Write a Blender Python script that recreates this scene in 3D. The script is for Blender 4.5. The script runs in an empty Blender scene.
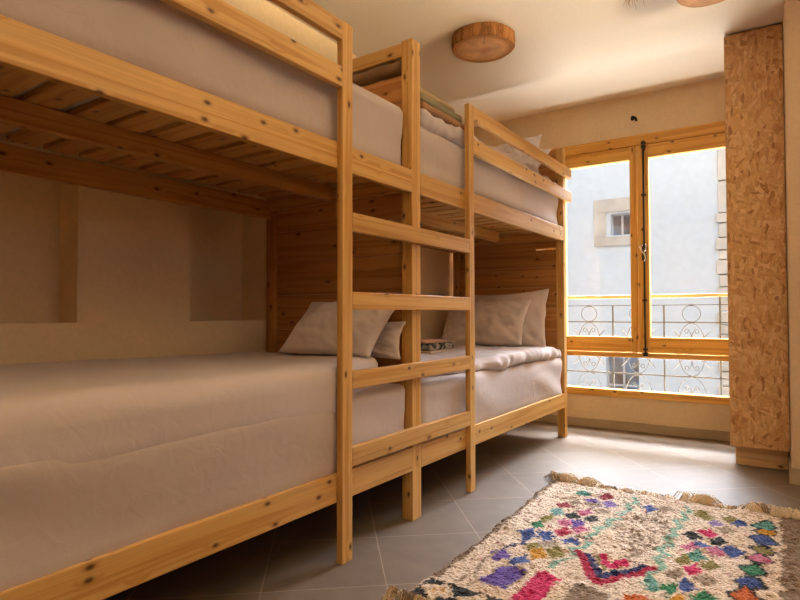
import bpy, bmesh, math, random
import numpy as np
from mathutils import Vector, Matrix, noise

random.seed(7)
S = bpy.context.scene
COL = S.collection

# ------------------------------------------------------------------ materials
def new_mat(name):
    m = bpy.data.materials.new(name)
    m.use_nodes = True
    nt = m.node_tree
    for n in list(nt.nodes):
        nt.nodes.remove(n)
    out = nt.nodes.new('ShaderNodeOutputMaterial')
    return m, nt, out

def nd(nt, typ, **kw):
    n = nt.nodes.new(typ)
    for k, v in kw.items():
        if k in n.inputs:
            n.inputs[k].default_value = v
        else:
            setattr(n, k, v)
    return n

def ramp(nt, fac, stops, interp='LINEAR'):
    r = nt.nodes.new('ShaderNodeValToRGB')
    r.color_ramp.interpolation = interp
    e = r.color_ramp.elements
    while len(e) < len(stops):
        e.new(0.5)
    for i, (p, c) in enumerate(stops):
        e[i].position = p
        e[i].color = (*c, 1) if len(c) == 3 else c
    nt.links.new(fac, r.inputs['Fac'])
    return r

def mixc(nt, fac, a, b, mode='MIX'):
    m = nt.nodes.new('ShaderNodeMix')
    m.data_type = 'RGBA'
    m.blend_type = mode
    for sock, v in ((m.inputs[0], fac), (m.inputs[6], a), (m.inputs[7], b)):
        if hasattr(v, 'links'):
            nt.links.new(v, sock)
        else:
            sock.default_value = v if not isinstance(v, tuple) else (*v[:3], 1)
    return m.outputs[2]

def principled(nt, out, rough=0.5, spec=0.5):
    b = nt.nodes.new('ShaderNodeBsdfPrincipled')
    b.inputs['Roughness'].default_value = rough
    b.inputs['Specular IOR Level'].default_value = spec
    nt.links.new(b.outputs[0], out.inputs[0])
    return b

def bump(nt, b, height, strength=0.3, dist=0.01):
    n = nt.nodes.new('ShaderNodeBump')
    n.inputs['Strength'].default_value = strength
    n.inputs['Distance'].default_value = dist
    nt.links.new(height, n.inputs['Height'])
    nt.links.new(n.outputs[0], b.inputs['Normal'])

def plain(name, col, rough=0.5, metal=0.0, noise_amt=0.0, nscale=20):
    m, nt, out = new_mat(name)
    b = principled(nt, out, rough)
    b.inputs['Metallic'].default_value = metal
    tc = nt.nodes.new('ShaderNodeTexCoord')
    ns = nd(nt, 'ShaderNodeTexNoise', Scale=nscale, Detail=4.0)
    nt.links.new(tc.outputs['Object'], ns.inputs['Vector'])
    d = noise_amt
    r = ramp(nt, ns.outputs['Fac'], [(0.3, tuple(c * (1 - d) for c in col)), (0.7, tuple(min(1, c * (1 + d)) for c in col))])
    nt.links.new(r.outputs[0], b.inputs['Base Color'])
    return m

def pine(name, light, mid, dark, knot=(0.075, 0.022, 0.007), rough=0.42):
    """boards carry a 'grain' vector: x along the board, y and z across it"""
    m, nt, out = new_mat(name)
    b = principled(nt, out, rough, 0.35)
    at = nd(nt, 'ShaderNodeAttribute', attribute_name='grain')
    # knots
    sx = nt.nodes.new('ShaderNodeSeparateXYZ'); nt.links.new(at.outputs['Vector'], sx.inputs[0])
    yz = nd(nt, 'ShaderNodeMath', operation='ADD'); nt.links.new(sx.outputs[1], yz.inputs[0]); nt.links.new(sx.outputs[2], yz.inputs[1])
    cx = nt.nodes.new('ShaderNodeCombineXYZ'); nt.links.new(sx.outputs[0], cx.inputs[0]); nt.links.new(yz.outputs[0], cx.inputs[1])
    mk = nd(nt, 'ShaderNodeMapping'); mk.inputs['Scale'].default_value = (5.0, 9.0, 1.0)
    nt.links.new(cx.outputs[0], mk.inputs['Vector'])
    vo = nd(nt, 'ShaderNodeTexVoronoi', Scale=1.0, voronoi_dimensions='2D'); vo.inputs['Randomness'].default_value = 1.0
    nt.links.new(mk.outputs[0], vo.inputs['Vector'])
    kn = ramp(nt, vo.outputs['Distance'], [(0.0, (1, 1, 1)), (0.035, (0.85, 0.85, 0.85)), (0.075, (0.18, 0.18, 0.18)), (0.12, (0, 0, 0))])
    sel = nt.nodes.new('ShaderNodeSeparateColor'); nt.links.new(vo.outputs['Color'], sel.inputs[0])
    keep = nd(nt, 'ShaderNodeMath', operation='GREATER_THAN'); keep.inputs[1].default_value = 0.35; nt.links.new(sel.outputs[0], keep.inputs[0])
    knk = nd(nt, 'ShaderNodeMath', operation='MULTIPLY'); nt.links.new(kn.outputs[0], knk.inputs[0]); nt.links.new(keep.outputs[0], knk.inputs[1])
    kn2 = ramp(nt, vo.outputs['Distance'], [(0.0, (0.16, 0.16, 0.16)), (0.22, (0, 0, 0))])
    # grain, bending round the knots
    mg = nd(nt, 'ShaderNodeMapping'); mg.inputs['Scale'].default_value = (0.35, 13.0, 13.0)
    nt.links.new(at.outputs['Vector'], mg.inputs['Vector'])
    add = nd(nt, 'ShaderNodeVectorMath', operation='ADD')
    nt.links.new(mg.outputs[0], add.inputs[0]); nt.links.new(kn2.outputs[0], add.inputs[1])
    n1 = nd(nt, 'ShaderNodeTexNoise', Scale=1.0, Detail=2.0, Distortion=0.4)
    nt.links.new(add.outputs[0], n1.inputs['Vector'])
    mul = nd(nt, 'ShaderNodeMath', operation='MULTIPLY'); mul.inputs[1].default_value = 30.0
    nt.links.new(n1.outputs['Fac'], mul.inputs[0])
    sn = nd(nt, 'ShaderNodeMath', operation='SINE'); nt.links.new(mul.outputs[0], sn.inputs[0])
    md = nd(nt, 'ShaderNodeMath', operation='MULTIPLY_ADD'); md.inputs[1].default_value = 0.5; md.inputs[2].default_value = 0.5
    nt.links.new(sn.outputs[0], md.inputs[0])
    rg = ramp(nt, md.outputs[0], [(0.0, light), (0.7, mid), (1.0, dark)])
    # broad tone
    n2 = nd(nt, 'ShaderNodeTexNoise', Scale=0.16, Detail=2.0)
    nt.links.new(mg.outputs[0], n2.inputs['Vector'])
    rb = ramp(nt, n2.outputs['Fac'], [(0.3, (0.86, 0.84, 0.80)), (0.7, (1.08, 1.08, 1.08))])
    c = mixc(nt, 1.0, rg.outputs[0], rb.outputs[0], 'MULTIPLY')
    mf = nd(nt, 'ShaderNodeMapping'); mf.inputs['Scale'].default_value = (3.0, 150.0, 150.0)
    nt.links.new(at.outputs['Vector'], mf.inputs['Vector'])
    n3 = nd(nt, 'ShaderNodeTexNoise', Scale=1.0, Detail=3.0); nt.links.new(mf.outputs[0], n3.inputs['Vector'])
    rfine = ramp(nt, n3.outputs['Fac'], [(0.3, (0.88, 0.86, 0.83)), (0.65, (1.04, 1.04, 1.04))])
    c = mixc(nt, 1.0, c, rfine.outputs[0], 'MULTIPLY')
    c = mixc(nt, knk.outputs[0], c, knot)
    nt.links.new(c, b.inputs['Base Color'])
    bump(nt, b, md.outputs[0], 0.12, 0.002)
    return m

M = {}
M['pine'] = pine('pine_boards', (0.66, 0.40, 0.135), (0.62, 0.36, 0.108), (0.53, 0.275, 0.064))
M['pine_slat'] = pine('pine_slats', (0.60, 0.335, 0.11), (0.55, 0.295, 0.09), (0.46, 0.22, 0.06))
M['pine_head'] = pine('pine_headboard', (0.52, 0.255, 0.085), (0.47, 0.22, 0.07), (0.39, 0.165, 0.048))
M['window_pine'] = pine('varnished_window_pine', (0.80, 0.475, 0.115), (0.75, 0.425, 0.09), (0.62, 0.31, 0.05), rough=0.35)

def plaster(name, col, var=0.06, strength=0.25, scale=60):
    m, nt, out = new_mat(name)
    b = principled(nt, out, 0.9, 0.15)
    tc = nt.nodes.new('ShaderNodeTexCoord')
    a = nd(nt, 'ShaderNodeTexNoise', Scale=2.2, Detail=5.0, Roughness=0.6)
    f = nd(nt, 'ShaderNodeTexNoise', Scale=float(scale), Detail=4.0, Roughness=0.7)
    nt.links.new(tc.outputs['Object'], a.inputs['Vector']); nt.links.new(tc.outputs['Object'], f.inputs['Vector'])
    ra = ramp(nt, a.outputs['Fac'], [(0.3, tuple(c * (1 - var) for c in col)), (0.7, tuple(min(c * (1 + var), 1) for c in col))])
    rf = ramp(nt, f.outputs['Fac'], [(0.3, (0.94, 0.94, 0.94)), (0.7, (1.04, 1.04, 1.04))])
    nt.links.new(mixc(nt, 1.0, ra.outputs[0], rf.outputs[0], 'MULTIPLY'), b.inputs['Base Color'])
    bump(nt, b, f.outputs['Fac'], strength, 0.004)
    return m

M['ceiling'] = plaster('ceiling_plaster', (0.84, 0.78, 0.69), 0.02, 0.1, 90)
M['wall'] = plaster('tan_wall_plaster', (0.74, 0.60, 0.39), 0.05, 0.3, 45)
M['pier'] = plaster('pier_plaster', (0.62, 0.46, 0.31), 0.05, 0.3, 45)
M['facade'] = plaster('white_render', (0.66, 0.68, 0.70), 0.02, 0.3, 10)
M['stone'] = plaster('pale_stone', (0.60, 0.52, 0.44), 0.18, 0.5, 12)
M['dark_render'] = plaster('bounce_cutting_render', (0.045, 0.05, 0.06), 0.1, 0.3, 10)  # unseen outer wall kept near black to cut bounce onto the facade
M['ochre'] = plaster('bounce_warming_ochre', (0.56, 0.33, 0.15), 0.06, 0.3, 45)  # unseen right and back walls, deepened in colour to warm the bounced light
M['slab'] = plaster('balcony_tiles', (0.30, 0.31, 0.33), 0.05, 0.2, 20)
M['street'] = plaster('street', (0.16, 0.165, 0.175), 0.1, 0.3, 4)

def tiles():
    m, nt, out = new_mat('diagonal_grey_tiles')
    b = principled(nt, out, 0.45, 0.24)
    tc = nt.nodes.new('ShaderNodeTexCoord')
    def dotlines(nv, off):
        d = nd(nt, 'ShaderNodeVectorMath', operation='DOT_PRODUCT')
        nt.links.new(tc.outputs['Object'], d.inputs[0]); d.inputs[1].default_value = (*nv, 0)
        s = nd(nt, 'ShaderNodeMath', operation='SUBTRACT'); nt.links.new(d.outputs['Value'], s.inputs[0]); s.inputs[1].default_value = off
        q = nd(nt, 'ShaderNodeMath', operation='DIVIDE'); nt.links.new(s.outputs[0], q.inputs[0]); q.inputs[1].default_value = 0.4105
        fr = nd(nt, 'ShaderNodeMath', operation='FRACT'); nt.links.new(q.outputs[0], fr.inputs[0])
        fl = nd(nt, 'ShaderNodeMath', operation='FLOOR'); nt.links.new(q.outputs[0], fl.inputs[0])
        c = nd(nt, 'ShaderNodeMath', operation='SUBTRACT'); nt.links.new(fr.outputs[0], c.inputs[0]); c.inputs[1].default_value = 0.5
        a = nd(nt, 'ShaderNodeMath', operation='ABSOLUTE'); nt.links.new(c.outputs[0], a.inputs[0])
        return a, fl
    a1, f1 = dotlines((0.758, 0.652), 0.193)
    a2, f2 = dotlines((0.652, -0.758), -2.329)
    mx = nd(nt, 'ShaderNodeMath', operation='MAXIMUM'); nt.links.new(a1.outputs[0], mx.inputs[0]); nt.links.new(a2.outputs[0], mx.inputs[1])
    g = ramp(nt, mx.outputs[0], [(0.4925, (0, 0, 0)), (0.4965, (1, 1, 1))])
    cmb = nt.nodes.new('ShaderNodeCombineXYZ'); nt.links.new(f1.outputs[0], cmb.inputs[0]); nt.links.new(f2.outputs[0], cmb.inputs[1])
    wn = nt.nodes.new('ShaderNodeTexWhiteNoise'); nt.links.new(cmb.outputs[0], wn.inputs['Vector'])
    n = nd(nt, 'ShaderNodeTexNoise', Scale=9.0, Detail=6.0, Roughness=0.65); nt.links.new(tc.outputs['Object'], n.inputs['Vector'])
    base = ramp(nt, n.outputs['Fac'], [(0.3, (0.135, 0.100, 0.072)), (0.7, (0.185, 0.140, 0.104))])
    tone = ramp(nt, wn.outputs['Value'], [(0.0, (0.93, 0.93, 0.93)), (1.0, (1.05, 1.05, 1.05))])
    c = mixc(nt, 1.0, base.outputs[0], tone.outputs[0], 'MULTIPLY')
    c = mixc(nt, g.outputs[0], c, (0.27, 0.215, 0.16))
    nt.links.new(c, b.inputs['Base Color'])
    rr = nd(nt, 'ShaderNodeMapRange'); rr.inputs['To Min'].default_value = 0.45; rr.inputs['To Max'].default_value = 0.60
    nt.links.new(n.outputs['Fac'], rr.inputs['Value']); nt.links.new(rr.outputs[0], b.inputs['Roughness'])
    inv = nd(nt, 'ShaderNodeMath', operation='SUBTRACT'); inv.inputs[0].default_value = 1.0; nt.links.new(g.outputs[0], inv.inputs[1])
    bump(nt, b, inv.outputs[0], 0.3, 0.003)
    return m
M['tiles'] = tiles()
M['skirting'] = plaster('skirting_tile', (0.42, 0.34, 0.235), 0.08, 0.1, 30)

def cloth(name, col, fine=900, var=0.03, sheen=0.2):
    m, nt, out = new_mat(name)
    b = principled(nt, out, 0.85, 0.15)
    b.inputs['Sheen Weight'].default_value = sheen
    tc = nt.nodes.new('ShaderNodeTexCoord')
    a = nd(nt, 'ShaderNodeTexNoise', Scale=5.0, Detail=4.0)
    f = nd(nt, 'ShaderNodeTexNoise', Scale=float(fine), Detail=2.0)
    w = nd(nt, 'ShaderNodeTexNoise', Scale=14.0, Detail=4.0, Distortion=1.2)
    for x in (a, f, w):
        nt.links.new(tc.outputs['Object'], x.inputs['Vector'])
    r = ramp(nt, a.outputs['Fac'], [(0.3, tuple(c * (1 - var) for c in col)), (0.7, tuple(min(1, c * (1 + var)) for c in col))])
    nt.links.new(r.outputs[0], b.inputs['Base Color'])
    ad = nd(nt, 'ShaderNodeMath', operation='MULTIPLY_ADD'); ad.inputs[1].default_value = 0.12
    nt.links.new(f.outputs['Fac'], ad.inputs[0]); nt.links.new(w.outputs['Fac'], ad.inputs[2])
    bump(nt, b, ad.outputs[0], 0.22, 0.012)
    return m
M['sheet'] = cloth('white_cotton_sheet', (0.51, 0.435, 0.40))
M['duvet'] = cloth('white_cotton_duvet', (0.58, 0.51, 0.50))
M['pillow'] = cloth('white_pillow_cotton', (0.68, 0.605, 0.585))
M['beige_wool'] = cloth('beige_wool', (0.42, 0.31, 0.17), 300, 0.1)
M['olive_wool'] = cloth('olive_wool', (0.24, 0.215, 0.12), 300, 0.12)
M['brown_wool'] = cloth('brown_wool', (0.30, 0.16, 0.07), 300, 0.2)
M['dark_roll'] = cloth('dark_brown_wool', (0.20, 0.11, 0.05), 300, 0.2)
M['rose_cloth'] = cloth('rose_towel', (0.60, 0.36, 0.27), 500, 0.08)
M['cream_cloth'] = cloth('cream_towel', (0.62, 0.50, 0.38), 500, 0.08)

def patterned():
    m, nt, out = new_mat('grey_patterned_cloth')
    b = principled(nt, out, 0.9, 0.1)
    tc = nt.nodes.new('ShaderNodeTexCoord')
    v = nd(nt, 'ShaderNodeTexVoronoi', Scale=42.0); nt.links.new(tc.outputs['Object'], v.inputs['Vector'])
    r = ramp(nt, v.outputs['Color'], [(0.0, (0.06, 0.055, 0.05)), (0.42, (0.08, 0.075, 0.07)), (0.5, (0.36, 0.33, 0.27)), (1.0, (0.42, 0.38, 0.31))], 'CONSTANT')
    nt.links.new(r.outputs[0], b.inputs['Base Color'])
    return m
M['pattern_cloth'] = patterned()

def osb():
    m, nt, out = new_mat('oriented_strand_board')
    b = principled(nt, out, 0.55, 0.3)
    tc = nt.nodes.new('ShaderNodeTexCoord')
    dn = nd(nt, 'ShaderNodeTexNoise', Scale=9.0, Detail=3.0); nt.links.new(tc.outputs['Object'], dn.inputs['Vector'])
    cols = []
    hs = []
    for k, (ang, sc) in enumerate(((0.35, (42, 30, 8)), (-0.7, (60, 30, 11)), (1.2, (52, 30, 9)), (-0.2, (75, 30, 14)))):
        mp = nd(nt, 'ShaderNodeMapping'); mp.inputs['Rotation'].default_value = (0.2 * k, ang, 0.3); mp.inputs['Location'].default_value = (3.1 * k, 1.7 * k, 0)
        nt.links.new(tc.outputs['Object'], mp.inputs['Vector'])
        ad = nd(nt, 'ShaderNodeVectorMath', operation='MULTIPLY_ADD'); ad.inputs[1].default_value = (0.022, 0.022, 0.022)
        nt.links.new(dn.outputs['Color'], ad.inputs[0]); nt.links.new(mp.outputs[0], ad.inputs[2])
        m2 = nd(nt, 'ShaderNodeMapping'); m2.inputs['Scale'].default_value = sc
        nt.links.new(ad.outputs[0], m2.inputs['Vector'])
        v = nd(nt, 'ShaderNodeTexVoronoi', Scale=1.0); nt.links.new(m2.outputs[0], v.inputs['Vector'])
        sp = nt.nodes.new('ShaderNodeSeparateColor'); nt.links.new(v.outputs['Color'], sp.inputs[0])
        r = ramp(nt, sp.outputs[0], [(0.0, (0.36, 0.165, 0.055)), (0.12, (0.55, 0.30, 0.12)), (0.6, (0.66, 0.40, 0.18)), (1.0, (0.76, 0.52, 0.28))])
        fb = nd(nt, 'ShaderNodeTexNoise', Scale=2.5, Detail=3.0); nt.links.new(m2.outputs[0], fb.inputs['Vector'])
        rf = ramp(nt, fb.outputs['Fac'], [(0.3, (0.85, 0.83, 0.8)), (0.7, (1.1, 1.1, 1.1))])
        cols.append(mixc(nt, 1.0, r.outputs[0], rf.outputs[0], 'MULTIPLY')); hs.append(sp)
    c = cols[0]
    for k in (1, 2, 3):
        st = nd(nt, 'ShaderNodeMath', operation='GREATER_THAN'); st.inputs[1].default_value = 0.55
        nt.links.new(hs[k].outputs[1], st.inputs[0])
        c = mixc(nt, st.outputs[0], c, cols[k])
    nt.links.new(c, b.inputs['Base Color'])
    bump(nt, b, hs[1].outputs[0], 0.15, 0.002)
    return m
M['osb'] = osb()
M['bare_board'] = pine('pale_board', (0.66, 0.45, 0.25), (0.62, 0.41, 0.215), (0.54, 0.34, 0.16))

def log_face():
    m, nt, out = new_mat('log_cut_face')
    b = principled(nt, out, 0.6, 0.3)
    tc = nt.nodes.new('ShaderNodeTexCoord')
    n = nd(nt, 'ShaderNodeTexNoise', Scale=11.0, Detail=5.0); nt.links.new(tc.outputs['Object'], n.inputs['Vector'])
    ln = nd(nt, 'ShaderNodeVectorMath', operation='LENGTH'); 
    sc = nd(nt, 'ShaderNodeMapping'); sc.inputs['Scale'].default_value = (1, 1, 0); nt.links.new(tc.outputs['Object'], sc.inputs['Vector'])
    nt.links.new(sc.outputs[0], ln.inputs[0])
    ma = nd(nt, 'ShaderNodeMath', operation='MULTIPLY_ADD'); ma.inputs[1].default_value = 0.05
    nt.links.new(n.outputs['Fac'], ma.inputs[0]); nt.links.new(ln.outputs['Value'], ma.inputs[2])
    ml = nd(nt, 'ShaderNodeMath', operation='MULTIPLY'); ml.inputs[1].default_value = 330.0; nt.links.new(ma.outputs[0], ml.inputs[0])
    si = nd(nt, 'ShaderNodeMath', operation='SINE'); nt.links.new(ml.outputs[0], si.inputs[0])
    r1 = ramp(nt, ma.outputs[0], [(0.02, (0.50, 0.24, 0.10)), (0.09, (0.62, 0.36, 0.20)), (0.165, (0.60, 0.33, 0.15)), (0.19, (0.42, 0.18, 0.05))])
    r2 = ramp(nt, si.outputs[0], [(0.0, (0.9, 0.9, 0.9)), (1.0, (1.06, 1.06, 1.06))])
    r3 = ramp(nt, n.outputs['Fac'], [(0.35, (0.8, 0.78, 0.76)), (0.65, (1.2, 1.2, 1.22))])
    c = mixc(nt, 1.0, mixc(nt, 1.0, r1.outputs[0], r2.outputs[0], 'MULTIPLY'), r3.outputs[0], 'MULTIPLY')
    nt.links.new(c, b.inputs['Base Color'])
    return m
M['log_face'] = log_face()
def bark():
    m, nt, out = new_mat('log_bark')
    b = principled(nt, out, 0.8, 0.2)
    tc = nt.nodes.new('ShaderNodeTexCoord')
    mp = nd(nt, 'ShaderNodeMapping'); mp.inputs['Scale'].default_value = (45, 45, 8); nt.links.new(tc.outputs['Object'], mp.inputs['Vector'])
    n = nd(nt, 'ShaderNodeTexNoise', Scale=1.0, Detail=5.0, Roughness=0.7); nt.links.new(mp.outputs[0], n.inputs['Vector'])
    r = ramp(nt, n.outputs['Fac'], [(0.3, (0.09, 0.035, 0.012)), (0.52, (0.32, 0.135, 0.04)), (0.72, (0.46, 0.23, 0.085))])
    nt.links.new(r.outputs[0], b.inputs['Base Color'])
    bump(nt, b, n.outputs['Fac'], 0.8, 0.02)
    return m
M['bark'] = bark()

def attr_mat(name, rough=0.95):
    m, nt, out = new_mat(name)
    b = principled(nt, out, rough, 0.05)
    at = nd(nt, 'ShaderNodeAttribute', attribute_name='yarn')
    tc = nt.nodes.new('ShaderNodeTexCoord')
    n = nd(nt, 'ShaderNodeTexNoise', Scale=260.0, Detail=2.0); nt.links.new(tc.outputs['Object'], n.inputs['Vector'])
    r = ramp(nt, n.outputs['Fac'], [(0.3, (0.8, 0.8, 0.8)), (0.7, (1.12, 1.12, 1.12))])
    nt.links.new(mixc(nt, 1.0, at.outputs['Color'], r.outputs[0], 'MULTIPLY'), b.inputs['Base Color'])
    b.inputs['Sheen Weight'].default_value = 0.15
    return m
M['pile'] = attr_mat('wool_pile')

def glass():
    m, nt, out = new_mat('clear_pane')
    tr = nt.nodes.new('ShaderNodeBsdfTransparent'); tr.inputs[0].default_value = (0.97, 0.98, 0.98, 1)
    gl = nt.nodes.new('ShaderNodeBsdfGlossy'); gl.inputs['Roughness'].default_value = 0.02
    fr = nd(nt, 'ShaderNodeFresnel', IOR=1.45)
    mu = nd(nt, 'ShaderNodeMath', operation='MULTIPLY'); mu.inputs[1].default_value = 0.8; nt.links.new(fr.outputs[0], mu.inputs[0])
    mx = nt.nodes.new('ShaderNodeMixShader')
    nt.links.new(mu.outputs[0], mx.inputs[0]); nt.links.new(tr.outputs[0], mx.inputs[1]); nt.links.new(gl.outputs[0], mx.inputs[2])
    nt.links.new(mx.outputs[0], out.inputs[0])
    return m
M['glass'] = glass()
def far_glass():
    m, nt, out = new_mat('far_window_pane')
    b = principled(nt, out, 0.15, 0.5)
    tc = nt.nodes.new('ShaderNodeTexCoord')
    n = nd(nt, 'ShaderNodeTexNoise', Scale=3.0, Detail=3.0); nt.links.new(tc.outputs['Object'], n.inputs['Vector'])
    r = ramp(nt, n.outputs['Fac'], [(0.35, (0.15, 0.10, 0.075)), (0.5, (0.22, 0.20, 0.19)), (0.6, (0.20, 0.27, 0.40))])
    nt.links.new(r.outputs[0], b.inputs['Base Color'])
    return m
M['far_glass'] = far_glass()
M['far_frame'] = plain('pale_far_frame', (0.62, 0.58, 0.56), 0.6)
M['iron'] = plain('black_iron', (0.035, 0.028, 0.022), 0.45, 0.6, 0.2)
M['rail_iron'] = plain('brown_railing_iron', (0.022, 0.018, 0.014), 0.85, 0.0, 0.2)
M['handrail'] = plain('golden_handrail', (0.15, 0.095, 0.022), 0.45, 0.0, 0.15, 8)
M['chrome'] = plain('bright_steel', (0.75, 0.75, 0.75), 0.2, 1.0)
M['straw'] = plain('dry_straw', (0.42, 0.26, 0.15), 0.8, 0.0, 0.2)
M['rug_back'] = plain('dark_selvedge', (0.08, 0.06, 0.05), 0.9, 0.0, 0.3, 60)

# ------------------------------------------------------------------ builders
class MB:
    def __init__(self):
        self.v = []; self.f = []; self.g = []; self.smooth = []
    def add_bm(self, bm, grain=None, smooth=False):
        o = len(self.v)
        bm.verts.index_update()
        for v in bm.verts:
            self.v.append(v.co[:])
            self.g.append(grain(v.co) if grain else (0, 0, 0))
        for f in bm.faces:
            self.f.append([o + x.index for x in f.verts]); self.smooth.append(smooth)
        bm.free()
        return self
    def board(self, lo, hi, axis=1, bev=0.003):
        """an axis-aligned board; grain runs along axis"""
        bm = bmesh.new()
        bmesh.ops.create_cube(bm, size=1.0)
        lo = Vector(lo); hi = Vector(hi); c = (lo + hi) / 2; d = hi - lo
        for v in bm.verts:
            v.co = Vector((v.co.x * d.x + c.x, v.co.y * d.y + c.y, v.co.z * d.z + c.z))
        if bev > 0:
            bmesh.ops.bevel(bm, geom=list(bm.edges), offset=min(bev, min(d) * 0.3), segments=2, profile=0.5, affect='EDGES')
        off = Vector((random.uniform(0, 60), random.uniform(0, 60), random.uniform(0, 60)))
        o = [axis, (axis + 1) % 3, (axis + 2) % 3]
        return self.add_bm(bm, lambda p: (p[o[0]] + off.x, p[o[1]] - c[o[1]] + off.y, p[o[2]] - c[o[2]] + off.z))
    def tube(self, pts, r, n=6, closed=False, r2=None):
        pts = [Vector(p) for p in pts]
        k = len(pts); o = len(self.v)
        prev = None
        for i, p in enumerate(pts):
            if closed:
                t = (pts[(i + 1) % k] - pts[i - 1])
            else:
                t = pts[min(i + 1, k - 1)] - pts[max(i - 1, 0)]
            t.normalize()
            if prev is None:
                ref = Vector((0, 0, 1)) if abs(t.z) < 0.9 else Vector((1, 0, 0))
                a = t.cross(ref).normalized()
            else:
                a = (prev - t * prev.dot(t)).normalized()
            prev = a; b = t.cross(a)
            rr = r if r2 is None else r + (r2 - r) * i / max(1, k - 1)
            for j in range(n):
                an = 2 * math.pi * j / n
                self.v.append((p + (a * math.cos(an) + b * math.sin(an)) * rr)[:]); self.g.append((0, 0, 0))
        m = k if closed else k - 1
        for i in range(m):
            for j in range(n):
                q = (i + 1) % k
                self.f.append([o + i * n + j, o + i * n + (j + 1) % n, o + q * n + (j + 1) % n, o + q * n + j]); self.smooth.append(True)
        if not closed:
            self.f.append([o + j for j in range(n)][::-1]); self.smooth.append(False)
            self.f.append([o + (k - 1) * n + j for j in range(n)]); self.smooth.append(False)
        return self
    def quad(self, *p):
        o = len(self.v)
        for q in p:
            self.v.append(tuple(q)); self.g.append((0, 0, 0))
        self.f.append([o + i for i in range(len(p))]); self.smooth.append(False)
        return self
    def build(self, name, mat, parent=None):
        me = bpy.data.meshes.new(name)
        me.from_pydata(self.v, [], self.f)
        me.polygons.foreach_set('use_smooth', self.smooth)
        a = me.attributes.new('grain', 'FLOAT_VECTOR', 'POINT')
        a.data.foreach_set('vector', [x for g in self.g for x in g])
        me.materials.append(mat)
        me.update()
        o = bpy.data.objects.new(name, me)
        COL.objects.link(o)
        if parent:
            attach(o, parent)
        return o

def world_loc(o):
    p = Vector(o.location)
    while o.parent:
        o = o.parent; p = p + Vector(o.location)
    return p
def attach(o, parent):
    o.parent = parent
    o.location = Vector(o.location) - world_loc(parent)

def tag(o, label=None, cat=None, group=None, kind=None):
    if label: o['label'] = label
    if cat: o['category'] = cat
    if group: o['group'] = group
    if kind: o['kind'] = kind
    return o

def empty(name, loc, label=None, cat=None, group=None, kind=None, parent=None):
    o = bpy.data.objects.new(name, None)
    o.location = loc
    o.empty_display_size = 0.1
    COL.objects.link(o)
    if parent: attach(o, parent)
    return tag(o, label, cat, group, kind)

def board(name, lo, hi, axis, mat, parent=None, bev=0.003):
    return MB().board(lo, hi, axis, bev).build(name, M[mat], parent)

# ------------------------------------------------------------------ soft things
def fbm(p, s, octv=3):
    v = 0.0; a = 1.0; t = 0.0
    for i in range(octv):
        v += a * noise.noise(Vector(p) * s); t += a; a *= 0.5; s *= 2.0
    return v / t

def grid_box(lo, hi, res):
    """quad box surface as verts on a lattice"""
    lo = Vector(lo); hi = Vector(hi); d = hi - lo
    n = [max(1, int(math.ceil(d[i] / res))) for i in range(3)]
    idx = {}; V = []; Fc = []
    def vid(i, j, k):
        key = (i, j, k)
        if key not in idx:
            idx[key] = len(V)
            V.append(Vector((lo.x + d.x * i / n[0], lo.y + d.y * j / n[1], lo.z + d.z * k / n[2])))
        return idx[key]
    for a in range(3):
        b, c = (a + 1) % 3, (a + 2) % 3
        for side in (0, n[a]):
            for i in range(n[b]):
                for j in range(n[c]):
                    q = []
                    for (x, y) in ((0, 0), (1, 0), (1, 1), (0, 1)):
                        t = [0, 0, 0]; t[a] = side; t[b] = i + x; t[c] = j + y
                        q.append(vid(*t))
                    Fc.append(q if side else q[::-1])
    return V, Fc

def soft_slab(name, lo, hi, r, res, mat, disp=None, shift=None, parent=None):
    V, Fc = grid_box(lo, hi, res)
    lo = Vector(lo); hi = Vector(hi)
    rr = Vector([min(r, (hi[i] - lo[i]) * 0.499) for i in range(3)])
    out = []
    for p in V:
        c = Vector([min(max(p[i], lo[i] + rr[i]), hi[i] - rr[i]) for i in range(3)])
        d = p - c
        e = Vector([d[i] / rr[i] for i in range(3)])
        L = e.length
        if L > 1e-6:
            n = e / L
            m = max(abs(e.x), abs(e.y), abs(e.z))
            q = c + Vector([n[i] * rr[i] * m for i in range(3)])
        else:
            n = Vector((0, 0, 1)); q = p.copy()
        if disp:
            q = q + n * disp(q, n)
        if shift:
            q = q + Vector(shift(q))
        out.append(q[:])
    me = bpy.data.meshes.new(name)
    me.from_pydata(out, [], Fc)
    me.polygons.foreach_set('use_smooth', [True] * len(Fc))
    me.materials.append(M[mat]); me.update()
    o = bpy.data.objects.new(name, me); COL.objects.link(o)
    if parent: attach(o, parent)
    return o

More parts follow.
